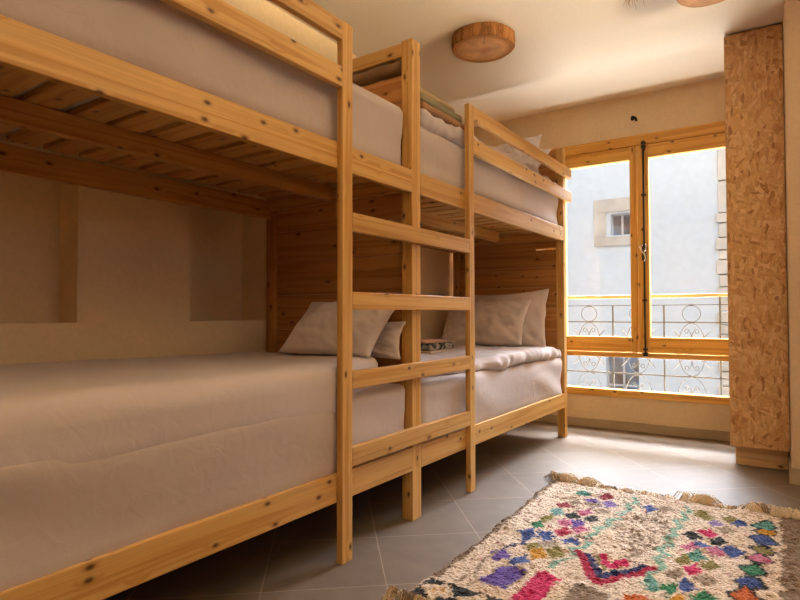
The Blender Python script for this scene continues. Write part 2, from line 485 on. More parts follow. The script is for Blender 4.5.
def pillow(name, w, h, t, mat, centre, ux, uy, seed, parent=None, sag=0.0, wr=1.0, n=46):
    """a stuffed pillow: w along ux, h along uy, thickness t; centre in world space"""
    ux = Vector(ux).normalized(); uy = Vector(uy); uy = (uy - ux * uy.dot(ux)).normalized(); uz = ux.cross(uy)
    V = []; Fc = []
    off = Vector((seed * 3.7, seed * 1.3, seed * 5.1))
    def surf(i, j, s):
        u = -1 + 2 * i / n; v = -1 + 2 * j / n
        e = max(0.0, (1 - abs(u) ** 2.6)) ** 0.55 * max(0.0, (1 - abs(v) ** 2.6)) ** 0.55
        # edges bow in between the corners
        x = u * w / 2 * (1 - 0.07 * (1 - v * v) * (u * u))
        y = v * h / 2 * (1 - 0.08 * (1 - u * u) * (v * v))
        z = s * e * t / 2
        q = off + Vector((u * 2.2, v * 2.2, s))
        wri = 0.022 * noise.noise(q * 1.3) + 0.017 * noise.noise(Vector((u * 7 + v * 2.5, v * 4 - u * 1.5, s)) + off)
        cr = 0.020 * (abs(u * v) ** 1.2) * math.sin((u * 9 - v * 9 * (1 if u * v > 0 else -1)) + seed)
        edge = max(abs(u), abs(v))
        z += s * wr * (wri + cr) * min(1.0, (1 - edge) * 7)
        x += 0.008 * noise.noise(Vector((v * 3, s, seed)))
        y -= sag * (1 - u * u) * (1 if v > 0 else 0) * v
        return Vector(centre) + ux * x + uy * y + uz * z
    idx = {}
    for s in (1, -1):
        for i in range(n + 1):
            for j in range(n + 1):
                bd = i in (0, n) or j in (0, n)
                if s == -1 and bd:
                    idx[(s, i, j)] = idx[(1, i, j)]
                else:
                    idx[(s, i, j)] = len(V); V.append(surf(i, j, s)[:])
    for s in (1, -1):
        for i in range(n):
            for j in range(n):
                q = [idx[(s, i, j)], idx[(s, i + 1, j)], idx[(s, i + 1, j + 1)], idx[(s, i, j + 1)]]
                Fc.append(q if s == 1 else q[::-1])
    me = bpy.data.meshes.new(name)
    me.from_pydata(V, [], Fc); me.polygons.foreach_set('use_smooth', [True] * len(Fc))
    me.materials.append(M[mat]); me.update()
    o = bpy.data.objects.new(name, me); COL.objects.link(o)
    if parent: attach(o, parent)
    return o

# ------------------------------------------------------------------ dimensions
XW = -2.29           # wall behind the bunks
YW = 4.66            # window wall
ZC = 2.59            # ceiling
XR, YB = 1.9, -1.9   # the rest of the room, behind and right of the camera
WX0, WX1, WZ0, WZ1 = -1.63, -0.11, 0.255, 2.27   # window opening

# ------------------------------------------------------------------ room shell
def shell_quads(name, quads, mat):
    b = MB()
    for q in quads: b.quad(*q)
    return tag(b.build(name, M[mat]), kind='structure')

board('floor', (XW - 0.3, YB - 0.2, -0.12), (XR + 0.2, YW + 0.2, 0.0), 0, 'tiles', bev=0)['kind'] = 'structure'
board('ceiling', (XW - 0.3, YB - 0.2, ZC), (XR + 0.2, YW + 0.2, ZC + 0.15), 0, 'ceiling', bev=0)['kind'] = 'structure'

# wall with the two niches
q = []
ys = [YB, 0.25, 1.166, 1.68, 2.145, YW]; zs = [0.0, 0.868, 1.75, ZC]
nich = {(1, 1): 0.14, (3, 1): 0.18}
for i in range(5):
    for k in range(3):
        y0, y1, z0, z1 = ys[i], ys[i + 1], zs[k], zs[k + 1]
        if (i, k) in nich:
            d = XW - nich[(i, k)]
            q += [((d, y0, z0), (d, y1, z0), (d, y1, z1), (d, y0, z1)),
                  ((XW, y0, z0), (d, y0, z0), (d, y0, z1), (XW, y0, z1)),
                  ((d, y1, z0), (XW, y1, z0), (XW, y1, z1), (d, y1, z1)),
                  ((XW, y0, z0), (XW, y1, z0), (d, y1, z0), (d, y0, z0)),
                  ((XW, y0, z1), (d, y0, z1), (d, y1, z1), (XW, y1, z1))]
        else:
            q.append(((XW, y0, z0), (XW, y1, z0), (XW, y1, z1), (XW, y0, z1)))
X3 = XW - 0.3
q += [((X3, YB, 0), (X3, YW, 0), (X3, YW, ZC), (X3, YB, ZC)), ((X3, YB, 0), (XW, YB, 0), (XW, YB, ZC), (X3, YB, ZC)),
      ((X3, YW, 0), (XW, YW, 0), (XW, YW, ZC), (X3, YW, ZC))]
shell_quads('wall_left', q, 'wall')

b = MB()
b.board((XW - 0.3, YW, 0), (WX0, YW + 0.2, ZC), 2, 0); b.board((WX1, YW, 0), (XR + 0.2, YW + 0.2, ZC), 2, 0)
b.board((WX0, YW, 0), (WX1, YW + 0.2, WZ0), 0, 0); b.board((WX0, YW, WZ1), (WX1, YW + 0.2, ZC), 0, 0)
tag(b.build('wall_front', M['wall']), kind='structure')
b = MB(); e0, e1 = YW + 0.2, YW + 0.23
b.board((-5, e0, -3.2), (WX0, e1, 2.95), 2, 0); b.board((WX1, e0, -3.2), (5, e1, 2.95), 2, 0)
b.board((WX0, e0, -3.2), (WX1, e1, WZ0), 0, 0); b.board((WX0, e0, WZ1), (WX1, e1, 2.95), 0, 0)
tag(b.build('wall_exterior', M['dark_render']), kind='structure')

# pier on the right, then the wall with an added fill-light window beside the camera
b = MB()
b.board((0.034, 3.69, 0), (XR + 0.2, YW, ZC), 2, 0.012)
tag(b.build('wall_pier', M['pier']), kind='structure')
W2 = (-0.75, 2.95, 1.66, 2.46)      # y0 y1 z0 z1 of the added fill-light window
b = MB()
b.board((XR, YB, 0), (XR + 0.2, W2[0], ZC), 2, 0); b.board((XR, W2[1], 0), (XR + 0.2, 3.69, ZC), 2, 0)
b.board((XR, W2[0], 0), (XR + 0.2, W2[1], W2[2]), 1, 0); b.board((XR, W2[0], W2[3]), (XR + 0.2, W2[1], ZC), 1, 0)
tag(b.build('wall_right', M['ochre']), kind='structure')
b = MB(); b.board((XW - 0.3, YB - 0.2, 0), (XR + 0.2, YB, ZC), 0, 0)
tag(b.build('wall_back', M['ochre']), kind='structure')

# skirting tiles, cut every 62 cm
def skirting(name, segs):
    b = MB()
    for lo, hi in segs: b.board(lo, hi, 0, 0.002)
    return tag(b.build(name, M['skirting']), kind='structure')
segs = []
x = XW
while x < 0.03:
    x2 = min(x + 0.62, 0.034); segs.append(((x + 0.001, YW - 0.012, 0), (x2 - 0.001, YW, 0.068))); x = x2
skirting('baseboard_front', segs)
skirting('baseboard_pier', [((0.022, 3.678, 0), (0.65, 3.69, 0.085)), ((0.652, 3.678, 0), (1.27, 3.69, 0.085)), ((0.022, 3.69, 0), (0.034, 3.94, 0.085))])

# ------------------------------------------------------------------ the window
win = empty('window_1', ((WX0 + WX1) / 2, YW, WZ0), kind='structure')
y0, y1 = YW - 0.018, YW + 0.06
def wboard(name, lo, hi, ax, parent=win): return board(name, lo, hi, ax, 'window_pine', parent, 0.003)
XM = -0.906
b = MB()
b.board((WX0, y0, 2.19), (WX1, y1, WZ1), 0); b.board((WX0, y0, WZ0), (WX1, y1, 0.309), 0)
b.board((WX0, y0, 0.309), (WX0 + 0.06, y1, 2.19), 2); b.board((WX1 - 0.06, y0, 0.309), (WX1, y1, 2.19), 2)
b.board((WX0 + 0.06, y0, 0.562), (WX1 - 0.06, y1, 0.598), 0)
b.build('window_frame', M['window_pine'], win)
lp = MB().board((WX0 + 0.06, YW + 0.02, 0.309), (WX1 - 0.06, YW + 0.026, 0.562), 0, 0).build('lower_pane', M['glass'], win)
def sash(xa, xb, sl, sr):
    b = MB(); ya, yb = YW - 0.014, YW + 0.045
    b.board((xa, ya, 0.602), (xa + sl, yb, 2.187), 2); b.board((xb - sr, ya, 0.602), (xb, yb, 2.187), 2)
    b.board((xa + sl, ya, 2.088), (xb - sr, yb, 2.187), 0); b.board((xa + sl, ya, 0.602), (xb - sr, yb, 0.720), 0)
    s = b.build('sash', M['window_pine'], win)
    MB().board((xa + sl, YW + 0.012, 0.720), (xb - sr, YW + 0.018, 2.088), 0, 0).build('pane', M['glass'], s)
    return s
sash(WX0 + 0.063, XM - 0.002, 0.10, 0.052)
sash(XM + 0.002, WX1 - 0.063, 0.078, 0.10)
b = MB(); b.board((-0.955, YW - 0.022, 0.602), (-0.93, YW - 0.012, 2.187), 2, 0.002); b.build('meeting_bead', M['window_pine'], win)
# espagnolette bolt
b = MB()
b.tube([(-0.856, YW - 0.032, 0.585), (-0.856, YW - 0.032, 2.215)], 0.0075, 8)
for z in (0.60, 0.585, 0.63, 2.20, 2.17, 1.0, 1.8):
    b.board((-0.872, YW - 0.04, z - 0.008), (-0.840, YW - 0.012, z + 0.008), 0, 0.002)
b.build('bolt_rod', M['iron'], win)
hb = MB()
hb.board((-0.872, YW - 0.044, 1.30), (-0.842, YW - 0.012, 1.43), 2, 0.006)
hnd = hb.build('bolt_handle', M['iron'], win)
MB().tube([(-0.862, YW - 0.05, 1.425), (-0.885, YW - 0.06, 1.405), (-0.868, YW - 0.062, 1.37), (-0.848, YW - 0.06, 1.345), (-0.842, YW - 0.058, 1.315), (-0.858, YW - 0.056, 1.29)], 0.0045, 8).build('lever', M['chrome'], hnd)
MB().tube([(-0.846, YW - 0.05, 1.43), (-0.838, YW - 0.062, 1.40), (-0.852, YW - 0.062, 1.36)], 0.004, 8).build('lever', M['chrome'], hnd)
# hook above the window
b = MB()
b.tube([(-0.935, YW, 2.405), (-0.935, YW - 0.02, 2.415), (-0.925, YW - 0.03, 2.412), (-0.908, YW - 0.032, 2.40), (-0.900, YW - 0.032, 2.375)], 0.009, 8)
b.tube([(-0.935, YW - 0.001, 2.405), (-0.935, YW - 0.006, 2.405)], 0.014, 10)
tag(b.build('wall_hook', M['iron']), 'small black iron hook on the wall above the window', 'hook')

# window added unseen for ceiling fill: a plain pine frame with two panes
w2 = empty('added_fill_window', (XR, (W2[0] + W2[1]) / 2, W2[2]), kind='structure')
b = MB(); xa, xb = XR - 0.018, XR + 0.06; ym = (W2[0] + W2[1]) / 2
b.board((xa, W2[0], W2[2]), (xb, W2[1], W2[2] + 0.07), 1); b.board((xa, W2[0], W2[3] - 0.07), (xb, W2[1], W2[3]), 1)
for (p, r) in ((W2[0], W2[0] + 0.07), (ym - 0.05, ym + 0.05), (W2[1] - 0.07, W2[1])):
    b.board((xa, p, W2[2] + 0.07), (xb, r, W2[3] - 0.07), 2)
b.build('window_frame', M['window_pine'], w2)
for p, r in ((W2[0] + 0.07, ym - 0.05), (ym + 0.05, W2[1] - 0.07)):
    MB().board((XR + 0.02, p, W2[2] + 0.07), (XR + 0.026, r, W2[3] - 0.07), 1, 0).build('pane', M['glass'], w2)

# ------------------------------------------------------------------ outside
tag(board('balcony_slab', (-3.0, YW + 0.2, -0.12), (1.2, 5.25, 0.0), 0, 'slab', bev=0), kind='structure')
YR = 5.1
rl = empty('balcony_railing', (-1.0, YR, 0.0), 'wrought iron scrollwork balcony railing outside the window', 'railing')
board('handrail', (-3.0, YR - 0.02, 1.030), (1.2, YR + 0.02, 1.056), 0, 'handrail', rl)['label'] = 'golden brown handrail'
for z, h in ((0.969, 0.003), (0.829, 0.005), (0.395, 0.006), (0.05, 0.006)):
    board('cross_bar', (-3.0, YR - 0.006, z - h), (1.2, YR + 0.006, z + h), 0, 'rail_iron', rl, 0)
posts = [-1.2 + 0.402 * k for k in range(-4, 6)]
for x in posts:
    board('baluster', (x - 0.006, YR - 0.006, 0.0), (x + 0.006, YR + 0.006, 1.03 if abs(x + 0.395) < 0.03 else 0.972), 2, 'rail_iron', rl, 0)
def arc(cx, cz, rx, rz, a0=0, a1=360, n=28):
    return [(cx + rx * math.cos(math.radians(a0 + (a1 - a0) * i / n)), YR, cz + rz * math.sin(math.radians(a0 + (a1 - a0) * i / n))) for i in range(n + 1)]
def spiral(cx, cz, r0, sgn, up):
    pts = []
    for i in range(27):
        t = i / 26; a = math.radians(-90 + 500 * t); r = r0 * (1 - 0.8 * t)
        pts.append((cx + sgn * r * math.cos(a), YR, cz + up * r * math.sin(a)))
    return pts
for x in [p + 0.201 for p in posts[:-1]]:
    b = MB()
    b.tube(arc(x, 0.899, 0.066, 0.066)[:-1], 0.0032, 6, closed=True)
    b.tube(arc(x, 0.612, 0.100, 0.212)[:-1], 0.0032, 6, closed=True)
    b.tube(arc(x, 0.222, 0.105, 0.168)[:-1], 0.0032, 6, closed=True)
    for s in (-1, 1):
        b.tube([(x + s * 0.132, YR, 0.765), (x - s * 0.132, YR, 0.455)], 0.0042, 6)
        for zc, up in ((0.755, 1), (0.468, -1), (0.30, 1)):
            b.tube([(x, YR, zc - up * 0.055), (x + s * 0.004, YR, zc - up * 0.02)] + spiral(x + s * 0.034, zc, 0.028, -s, up)[8:], 0.0030, 6)
    for z in (0.967, 0.830, 0.396):
        b.board((x - 0.014, YR - 0.008, z - 0.007), (x + 0.014, YR + 0.008, z + 0.007), 0, 0.001)
    b.build('scroll_ornament', M['rail_iron'], rl)

YF = 8.5
bd = empty('building', (-1.6, YF, -3.2), 'white rendered building across the street with a small stone-framed window', 'building')
FT = 3.15
b = MB()
wx0, wx1, wz0, wz1 = -2.02, -1.74, 2.02, 2.325           # small window opening
vx0, vx1, vz0, vz1 = -2.10, -1.66, -0.55, 0.30           # lower window
b.board((-9, YF, wz1), (-0.66, YF + 0.3, FT), 0, 0)
b.board((-9, YF, vz1), (-0.66, YF + 0.3, wz0), 0, 0)
b.board((-9, YF, wz0), (wx0, YF + 0.3, wz1), 0, 0); b.board((wx1, YF, wz0), (-0.66, YF + 0.3, wz1), 0, 0)
b.board((-9, YF, vz0), (vx0, YF + 0.3, vz1), 0, 0); b.board((vx1, YF, vz0), (-0.66, YF + 0.3, vz1), 0, 0)
b.board((-9, YF, -3.2), (-0.66, YF + 0.3, vz0), 0, 0)
b.build('facade', M['facade'], bd)
b = MB()
b.board((-2.245, YF - 0.03, wz1 + 0.03), (-1.525, YF + 0.001, 2.545), 0, 0.004); b.board((-2.245, YF - 0.03, 1.87), (-1.525, YF + 0.001, wz0 - 0.02), 0, 0.004)
b.board((-2.245, YF - 0.03, wz0 - 0.02), (wx0 - 0.06, YF + 0.001, wz1 + 0.03), 2, 0.004); b.board((wx1 + 0.06, YF - 0.03, wz0 - 0.02), (-1.525, YF + 0.001, wz1 + 0.03), 2, 0.004)
b.build('stone_surround', M['stone'], bd)
def far_window(x0, x1, z0, z1, nx, nz):
    b = MB(); t = 0.013; ya, yb = YF + 0.10, YF + 0.15
    for i in range(nx + 1):
        xc = x0 + (x1 - x0) * i / nx; b.board((xc - t, ya, z0), (xc + t, yb, z1), 2, 0)
    for i in range(nz + 1):
        zc = z0 + (z1 - z0) * i / nz; b.board((x0, ya, zc - t), (x1, yb, zc + t), 0, 0)
    w = b.build('far_window_frame', M['far_frame'], bd)
    MB().board((x0, YF + 0.12, z0), (x1, YF + 0.13, z1), 0, 0).build('far_pane', M['far_glass'], w)
far_window(wx0, wx1, wz0, wz1, 2, 1)
far_window(vx0, vx1, vz0, vz1, 2, 2)
# stone corner of the building
b = MB(); z = -3.2; k = 0
while z < FT:
    h = 0.13 + 0.03 * ((k * 7) % 3) if z < 2.12 else 0.42
    b.board((-0.66 - (0.03 if k % 2 and z < 2.1 else 0.0), YF - 0.03 - 0.02 * (k % 2), z), (0.1, YF + 0.3, min(z + h - 0.012, FT)), 0, 0.008); z += h; k += 1
b.build('stone_corner', M['stone'], bd)
tag(board('street', (-12, YW + 0.2, -3.3), (9, 14, -3.2), 0, 'street', bev=0), kind='structure')

# ------------------------------------------------------------------ wardrobe of strand board
wd = empty('wardrobe', (-0.115, 4.3, 0.0), 'tall narrow strand board wardrobe beside the window reaching the ceiling', 'wardrobe')
board('carcass', (-0.262, 3.95, 0.112), (0.030, YW - 0.02, 2.578), 2, 'osb', wd, 0.002)
board('plinth', (-0.240, 3.985, 0.0), (0.020, YW - 0.03, 0.112), 0, 'bare_board', wd, 0.002)['label'] = 'pale plain board plinth'
board('edge_strip', (-0.2655, 3.949, 0.112), (-0.262, 3.975, 2.578), 2, 'bare_board', wd, 0)

# ------------------------------------------------------------------ the bunk bed
XF = -1.35           # outer face of the frame
bed = empty('bunk_bed', (-1.8, 2.1, 0.0), 'double pine bunk bed with ladder built along the wall', 'bunk bed')
POSTY = [(0.04, 0.11), (2.12, 2.19), (4.15, 4.205)]
for (ya, yb) in POSTY:
    board('post', (XF - 0.056, ya, 0), (XF, yb, 2.124), 2, 'pine', bed)
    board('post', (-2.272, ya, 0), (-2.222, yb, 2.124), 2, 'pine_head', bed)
for (ya, yb) in ((0.11, 2.12), (2.19, 4.15)):
    board('side_rail', (XF - 0.028, ya, 1.435), (XF, yb, 1.535), 1, 'pine', bed)
    board('side_rail', (XF - 0.028, ya, 0.217), (XF, yb, 0.320), 1, 'pine', bed)
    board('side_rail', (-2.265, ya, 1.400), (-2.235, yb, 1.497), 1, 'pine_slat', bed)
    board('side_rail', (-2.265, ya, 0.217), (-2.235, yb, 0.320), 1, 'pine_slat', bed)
    # middle beams under the decks
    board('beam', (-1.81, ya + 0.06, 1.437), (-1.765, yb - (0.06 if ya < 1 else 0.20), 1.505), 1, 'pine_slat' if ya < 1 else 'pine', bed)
    # ledgers
    board('ledger', (XF - 0.052, ya + 0.01, 1.470), (XF - 0.028, yb - 0.01, 1.505), 1, 'pine_slat', bed)
    board('ledger', (XF - 0.052, ya + 0.01, 0.232), (XF - 0.028, yb - 0.01, 0.268), 1, 'pine_slat', bed)
    n = 16
    for i in range(n):
        yc = ya + 0.055 + (yb - ya - 0.11) * i / (n - 1)
        yc += random.uniform(-0.006, 0.006)
        board('slat', (-2.235, yc - 0.048, 1.506), (XF - 0.030, yc + 0.048, 1.524), 0, 'pine_slat', bed, 0.002)
    b = MB()
    for i in range(12):
        yc = ya + 0.08 + (yb - ya - 0.16) * i / 11
        b.board((-2.235, yc - 0.045, 0.269), (XF - 0.030, yc + 0.045, 0.287), 0, 0.002)
    b.build('slat_base', M['pine_slat'], bed)
# end rails
for (ya, yb) in ((2.095, 2.12), (4.125, 4.15)):
    board('end_rail', (-2.222, ya, 1.44), (XF - 0.056, yb, 1.505), 0, 'pine_slat', bed)
# headboards: boards between the posts
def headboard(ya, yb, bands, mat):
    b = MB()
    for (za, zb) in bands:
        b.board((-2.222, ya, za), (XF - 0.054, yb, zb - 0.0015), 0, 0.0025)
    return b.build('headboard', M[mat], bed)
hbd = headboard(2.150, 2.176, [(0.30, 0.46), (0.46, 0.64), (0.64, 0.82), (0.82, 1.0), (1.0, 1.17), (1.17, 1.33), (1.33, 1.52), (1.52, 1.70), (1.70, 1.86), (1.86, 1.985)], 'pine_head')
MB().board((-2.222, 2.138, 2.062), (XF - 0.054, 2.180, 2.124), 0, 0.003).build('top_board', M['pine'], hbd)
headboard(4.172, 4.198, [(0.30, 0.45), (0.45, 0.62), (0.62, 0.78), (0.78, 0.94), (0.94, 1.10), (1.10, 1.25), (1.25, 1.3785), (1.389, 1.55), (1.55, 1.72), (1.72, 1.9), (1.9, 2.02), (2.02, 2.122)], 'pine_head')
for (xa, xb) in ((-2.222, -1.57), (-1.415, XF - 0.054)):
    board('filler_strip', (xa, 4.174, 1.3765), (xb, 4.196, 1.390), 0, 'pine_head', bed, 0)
# ladder
XL0, XL1 = XF, XF + 0.028
lad = empty('ladder', (XF, 2.14, 0.0), parent=bed)
board('stile', (XL0, 1.614, 0), (XL1, 1.672, 1.978), 2, 'pine', lad)
board('stile', (XL0, 2.612, 0), (XL1, 2.665, 1.978), 2, 'pine', lad)
for (za, zb) in ((0.338, 0.409), (0.622, 0.688), (0.917, 0.983), (1.209, 1.279)):
    board('rung', (XL0, 1.672, za), (XL1, 2.612, zb), 1, 'pine', lad)
for (ya, yb) in ((0.02, 1.614), (2.665, 4.262)):
    for (za, zb) in ((1.905, 1.976), (1.731, 1.806)):
        board('guard_rail', (XL0, ya, za), (XL1, yb, zb), 1, 'pine', bed)

# ------------------------------------------------------------------ bedding
def creases(amp, sx, sy, seed):
    def f(p, n):
        a = fbm((p.x * sx + seed, p.y * sy, p.z * sx), 1.0, 3)
        return amp * a
    return f
def matt_disp(seed, amp=0.011):
    def f(p, n):
        v = amp * fbm((p.x * 2.5 + seed, p.y * 1.6, p.z * 7.0), 1.0, 3)
        # long shallow drag folds in the stretched sheet
        if n.x > 0.5:
            v += 0.5 * amp * math.sin((p.z * 22 + p.y * 3.2) + 3 * noise.noise(Vector((p.y * 1.5, seed, p.z * 3))))
        return v
    return f
def mattress(lo, hi, label, seed, r=0.035):
    return tag(soft_slab('mattress', lo, hi, r, 0.03, 'sheet', matt_disp(seed)), label, 'mattress', 'mattresses in white fitted sheets')
mattress((-2.215, 0.14, 0.29), (-1.362, 2.105, 0.60), 'white sheeted mattress on the lower bunk nearest the camera', 1.0)
mattress((-2.215, 2.21, 0.29), (-1.362, 4.140, 0.585), 'white sheeted mattress on the lower bunk beside the window', 5.0)
mattress((-2.215, 0.14, 1.526), (-1.380, 2.110, 1.815), 'white sheeted mattress on the upper bunk nearest the camera', 9.0)
mattress((-2.215, 2.215, 1.526), (-1.380, 4.140, 1.785), 'white sheeted mattress on the upper bunk beside the window', 14.0)

def near_cover(p, n):
    v = 0.012 * fbm((p.x * 2.2, p.y * 1.3, p.z * 3), 1.0, 3)
    if n.z > 0.3: v += 0.008 * math.sin(p.y * 2.6 + p.x * 3.0)
    return v
tag(soft_slab('bedspread', (-2.262, 0.13, 0.50), (-1.357, 2.02, 0.722), 0.06, 0.028, 'duvet', near_cover,
              lambda q: (-0.10 * max(0.0, q.y - 1.70) / 0.32 * max(0.0, (q.x + 2.2)), 0, 0)),
    'white bedspread spread flat over the lower bunk nearest the camera', 'bedspread')

def duvet_disp(seed, amp):
    def f(p, n):
        v = amp * fbm((p.x * 5 + seed, p.y * 5, p.z * 5), 1.0, 4)
        rid = 1 - abs(noise.noise(Vector((p.x * 6.5 + seed, p.y * 9.0, p.z * 6))))
        v += amp * 0.7 * (rid ** 3 - 0.4)
        if n.x > 0.4 or n.y < -0.4:
            v += amp * 0.28 * math.sin(p.y * 44 + 16 * noise.noise(Vector((p.y * 3.2, p.z * 9, seed)))) * (0.5 + noise.noise(Vector((p.y * 4, seed, 2.0))))
        return v
    return f
tag(soft_slab('duvet', (-2.20, 2.26, 0.580), (-1.355, 4.125, 0.655), 0.04, 0.016, 'duvet', duvet_disp(3.0, 0.024),
              lambda q: (-0.16 * max(0.0, min(1.0, (3.0 - q.y) / 0.6)) * max(0.0, q.x + 2.2), 0, 0.010 * math.sin(q.y * 4))),
    'rumpled white duvet on the lower bunk beside the window', 'duvet')
tag(soft_slab('duvet', (-2.21, 2.24, 1.77), (-1.372, 4.12, 1.868), 0.045, 0.016, 'duvet', duvet_disp(8.0, 0.020)),
    'crumpled white duvet on the upper bunk beside the window', 'duvet')

# pillows
G = 'white pillows'
tag(pillow('pillow', 0.50, 0.33, 0.12, 'pillow', (-1.66, 1.985, 0.84), (1, 0.06, -0.015), (0.05, 0.26, 0.25), 1.0, wr=0.4),
    'white pillow leaning on the headboard of the lower bunk nearest the camera', 'pillow', G)
tag(pillow('pillow', 0.62, 0.17, 0.075, 'pillow', (-1.69, 2.095, 0.785), (1, 0.0, 0.0), (0.0, 0.06, 0.25), 2.0, wr=0.4),
    'white pillow lying behind the leaning pillow at the shared headboard', 'pillow', G)
tag(pillow('pillow', 0.68, 0.40, 0.15, 'pillow', (-1.87, 3.88, 0.825), (1, 0.02, 0.05), (0.02, 0.22, 0.30), 3.0, wr=1.1),
    'front white pillow of the pair on the lower bunk beside the window', 'pillow', G)
tag(pillow('pillow', 0.62, 0.46, 0.13, 'pillow', (-1.75, 4.065, 0.85), (1, 0.0, 0.06), (0.03, 0.13, 0.40), 4.0, wr=0.6),
    'white pillow leaning on the far headboard behind another pillow', 'pillow', G)
tag(pillow('pillow', 0.50, 0.34, 0.12, 'pillow', (-1.72, 4.02, 2.045), (1, 0.0, 0.06), (0.0, 0.10, 0.32), 5.0),
    'white pillow standing against the far headboard on the upper bunk', 'pillow', 'upper bunk pillows')
tag(pillow('pillow', 0.46, 0.30, 0.12, 'pillow', (-1.62, 3.90, 1.985), (1, -0.1, -0.04), (0.0, 0.22, 0.2), 6.0),
    'white pillow slumped in front of the upright one on the upper bunk', 'pillow', 'upper bunk pillows')

# folded cloths
def folded(name, lo, hi, mat, r, label, cat, group, seed, lines=2, amp=0.006):
    h = hi[2] - lo[2]
    def dsp(p, n):
        v = amp * fbm((p.x * 7 + seed, p.y * 7, p.z * 9), 1.0, 3)
        if abs(n.z) < 0.6:
            v -= 0.25 * h * (0.5 + 0.5 * math.cos((p.z - lo[2]) / h * 2 * math.pi * lines)) ** 6 * 0.35
        return v
    return tag(soft_slab(name, lo, hi, r, 0.013, mat, dsp), label, cat, group)
FG = 'folded blankets on the upper bunk'
folded('folded_blanket', (-1.84, 2.25, 1.855), (-1.372, 2.70, 1.895), 'brown_wool', 0.024, 'brown folded blanket, lowest of the stack on the upper bunk', 'blanket', FG, 1)
folded('folded_blanket', (-1.84, 2.24, 1.892), (-1.382, 2.67, 1.938), 'olive_wool', 0.024, 'olive green folded blanket, middle of the stack on the upper bunk', 'blanket', FG, 2)
folded('folded_blanket', (-1.83, 2.245, 1.934), (-1.40, 2.62, 1.972), 'beige_wool', 0.022, 'beige folded blanket, topmost of the stack on the upper bunk', 'blanket', FG, 3)
TG = 'folded towels on the lower bunk'
folded('folded_towel', (-2.09, 3.02, 0.650), (-1.80, 3.36, 0.672), 'cream_cloth', 0.012, 'cream folded towel, lowest of the small stack on the lower bunk', 'towel', TG, 4, 2, 0.003)
folded('folded_towel', (-2.09, 3.02, 0.671), (-1.81, 3.34, 0.716), 'pattern_cloth', 0.02, 'grey patterned folded cloth in the small stack on the lower bunk', 'towel', TG, 5, 2, 0.004)
folded('folded_towel', (-2.10, 3.02, 0.714), (-1.845, 3.30, 0.734), 'rose_cloth', 0.01, 'rose folded towel, topmost of the small stack on the lower bunk', 'towel', TG, 6, 1, 0.003)
b = MB()
pts = [(-1.74 + 0.33 * t / 14, 2.163 - 0.006 * math.sin(t), 2.026 - 0.004 * t / 14) for t in range(15)]
b.tube(pts, 0.033, 14)
tag(b.build('rolled_blanket', M['dark_roll']), 'dark brown rolled blanket tucked under the top board of the middle headboard', 'blanket')

# the whole bunk stands very slightly out of square with the room
piv = Matrix.Translation((-1.35, 1.65, 0)) @ Matrix.Rotation(-0.012, 4, 'Z') @ Matrix.Translation((1.35, -1.65, 0))
for o in [o for o in COL.objects if o.parent is None and o.name.split('.')[0] in
          ('bunk_bed', 'mattress', 'bedspread', 'duvet', 'pillow', 'folded_blanket', 'folded_towel', 'rolled_blanket')]:
    o.matrix_world = piv @ Matrix.Translation(o.location)

# ------------------------------------------------------------------ ceiling lamps: slices of a log
def log_lamp(cx, cy, R, h, label, seed, sx=1.0):
    e = empty('ceiling_lamp', (cx, cy, ZC - h), label, 'lamp', 'log slice ceiling lamps')
    n = 72; rad = []
    for i in range(n):
        a = 2 * math.pi * i / n
        rad.append(R * (1 + 0.035 * noise.noise(Vector((math.cos(a) * 1.6, math.sin(a) * 1.6, seed))) + 0.012 * noise.noise(Vector((math.cos(a) * 9, math.sin(a) * 9, seed)))))
    def pt(i, f, z): 
        a = 2 * math.pi * i / n
        return (math.cos(a) * rad[i % n] * f * sx, math.sin(a) * rad[i % n] * f, z)
    b = MB()
    rings = [(0.97, 0.0), (1.0, 0.006), (1.015, h * 0.5), (1.0, h - 0.004), (0.97, h)]
    for f, z in rings:
        for i in range(n):
            j = 1 + 0.012 * noise.noise(Vector((i * 0.9, z * 30, seed)))
            b.v.append(pt(i, f * j if 0 < z < h else f, z)); b.g.append((0, 0, 0))
    for k in range(len(rings) - 1):
        for i in range(n):
            b.f.append([k * n + i, k * n + (i + 1) % n, (k + 1) * n + (i + 1) % n, (k + 1) * n + i]); b.smooth.append(True)
    o = b.build('bark_rim', M['bark']); o.parent = e
    b = MB()
    fr = [0.975, 0.7, 0.4, 0.15]
    for f in fr:
        for i in range(n):
            b.v.append(pt(i, f, 0.0005 - 0.002 * (1 - f))); b.g.append((0, 0, 0))
    b.v.append((0, 0, -0.0015)); b.g.append((0, 0, 0))
    for k in range(len(fr) - 1):
        for i in range(n):
            b.f.append([k * n + (i + 1) % n, k * n + i, (k + 1) * n + i, (k + 1) * n + (i + 1) % n]); b.smooth.append(True)
    for i in range(n):
        b.f.append([3 * n + (i + 1) % n, 3 * n + i, 4 * n]); b.smooth.append(True)
    o = b.build('cut_face', M['log_face']); o.parent = e
    # drying crack
    b = MB()
    b.board((-0.002, -R * 0.97, -0.0025), (0.002, -R * 0.35, 0.0), 1, 0)
    o = b.build('crack', M['dark_roll']); o.parent = e; o.rotation_euler = (0, 0, 0.5)
    return e
log_lamp(-1.49, 3.16, 0.188, 0.078, 'round log slice ceiling lamp above the foot of the bunk ladder', 2.0)
log_lamp(-0.275, 3.20, 0.155, 0.085, 'log slice ceiling lamp nearest the strand board wardrobe', 5.0)

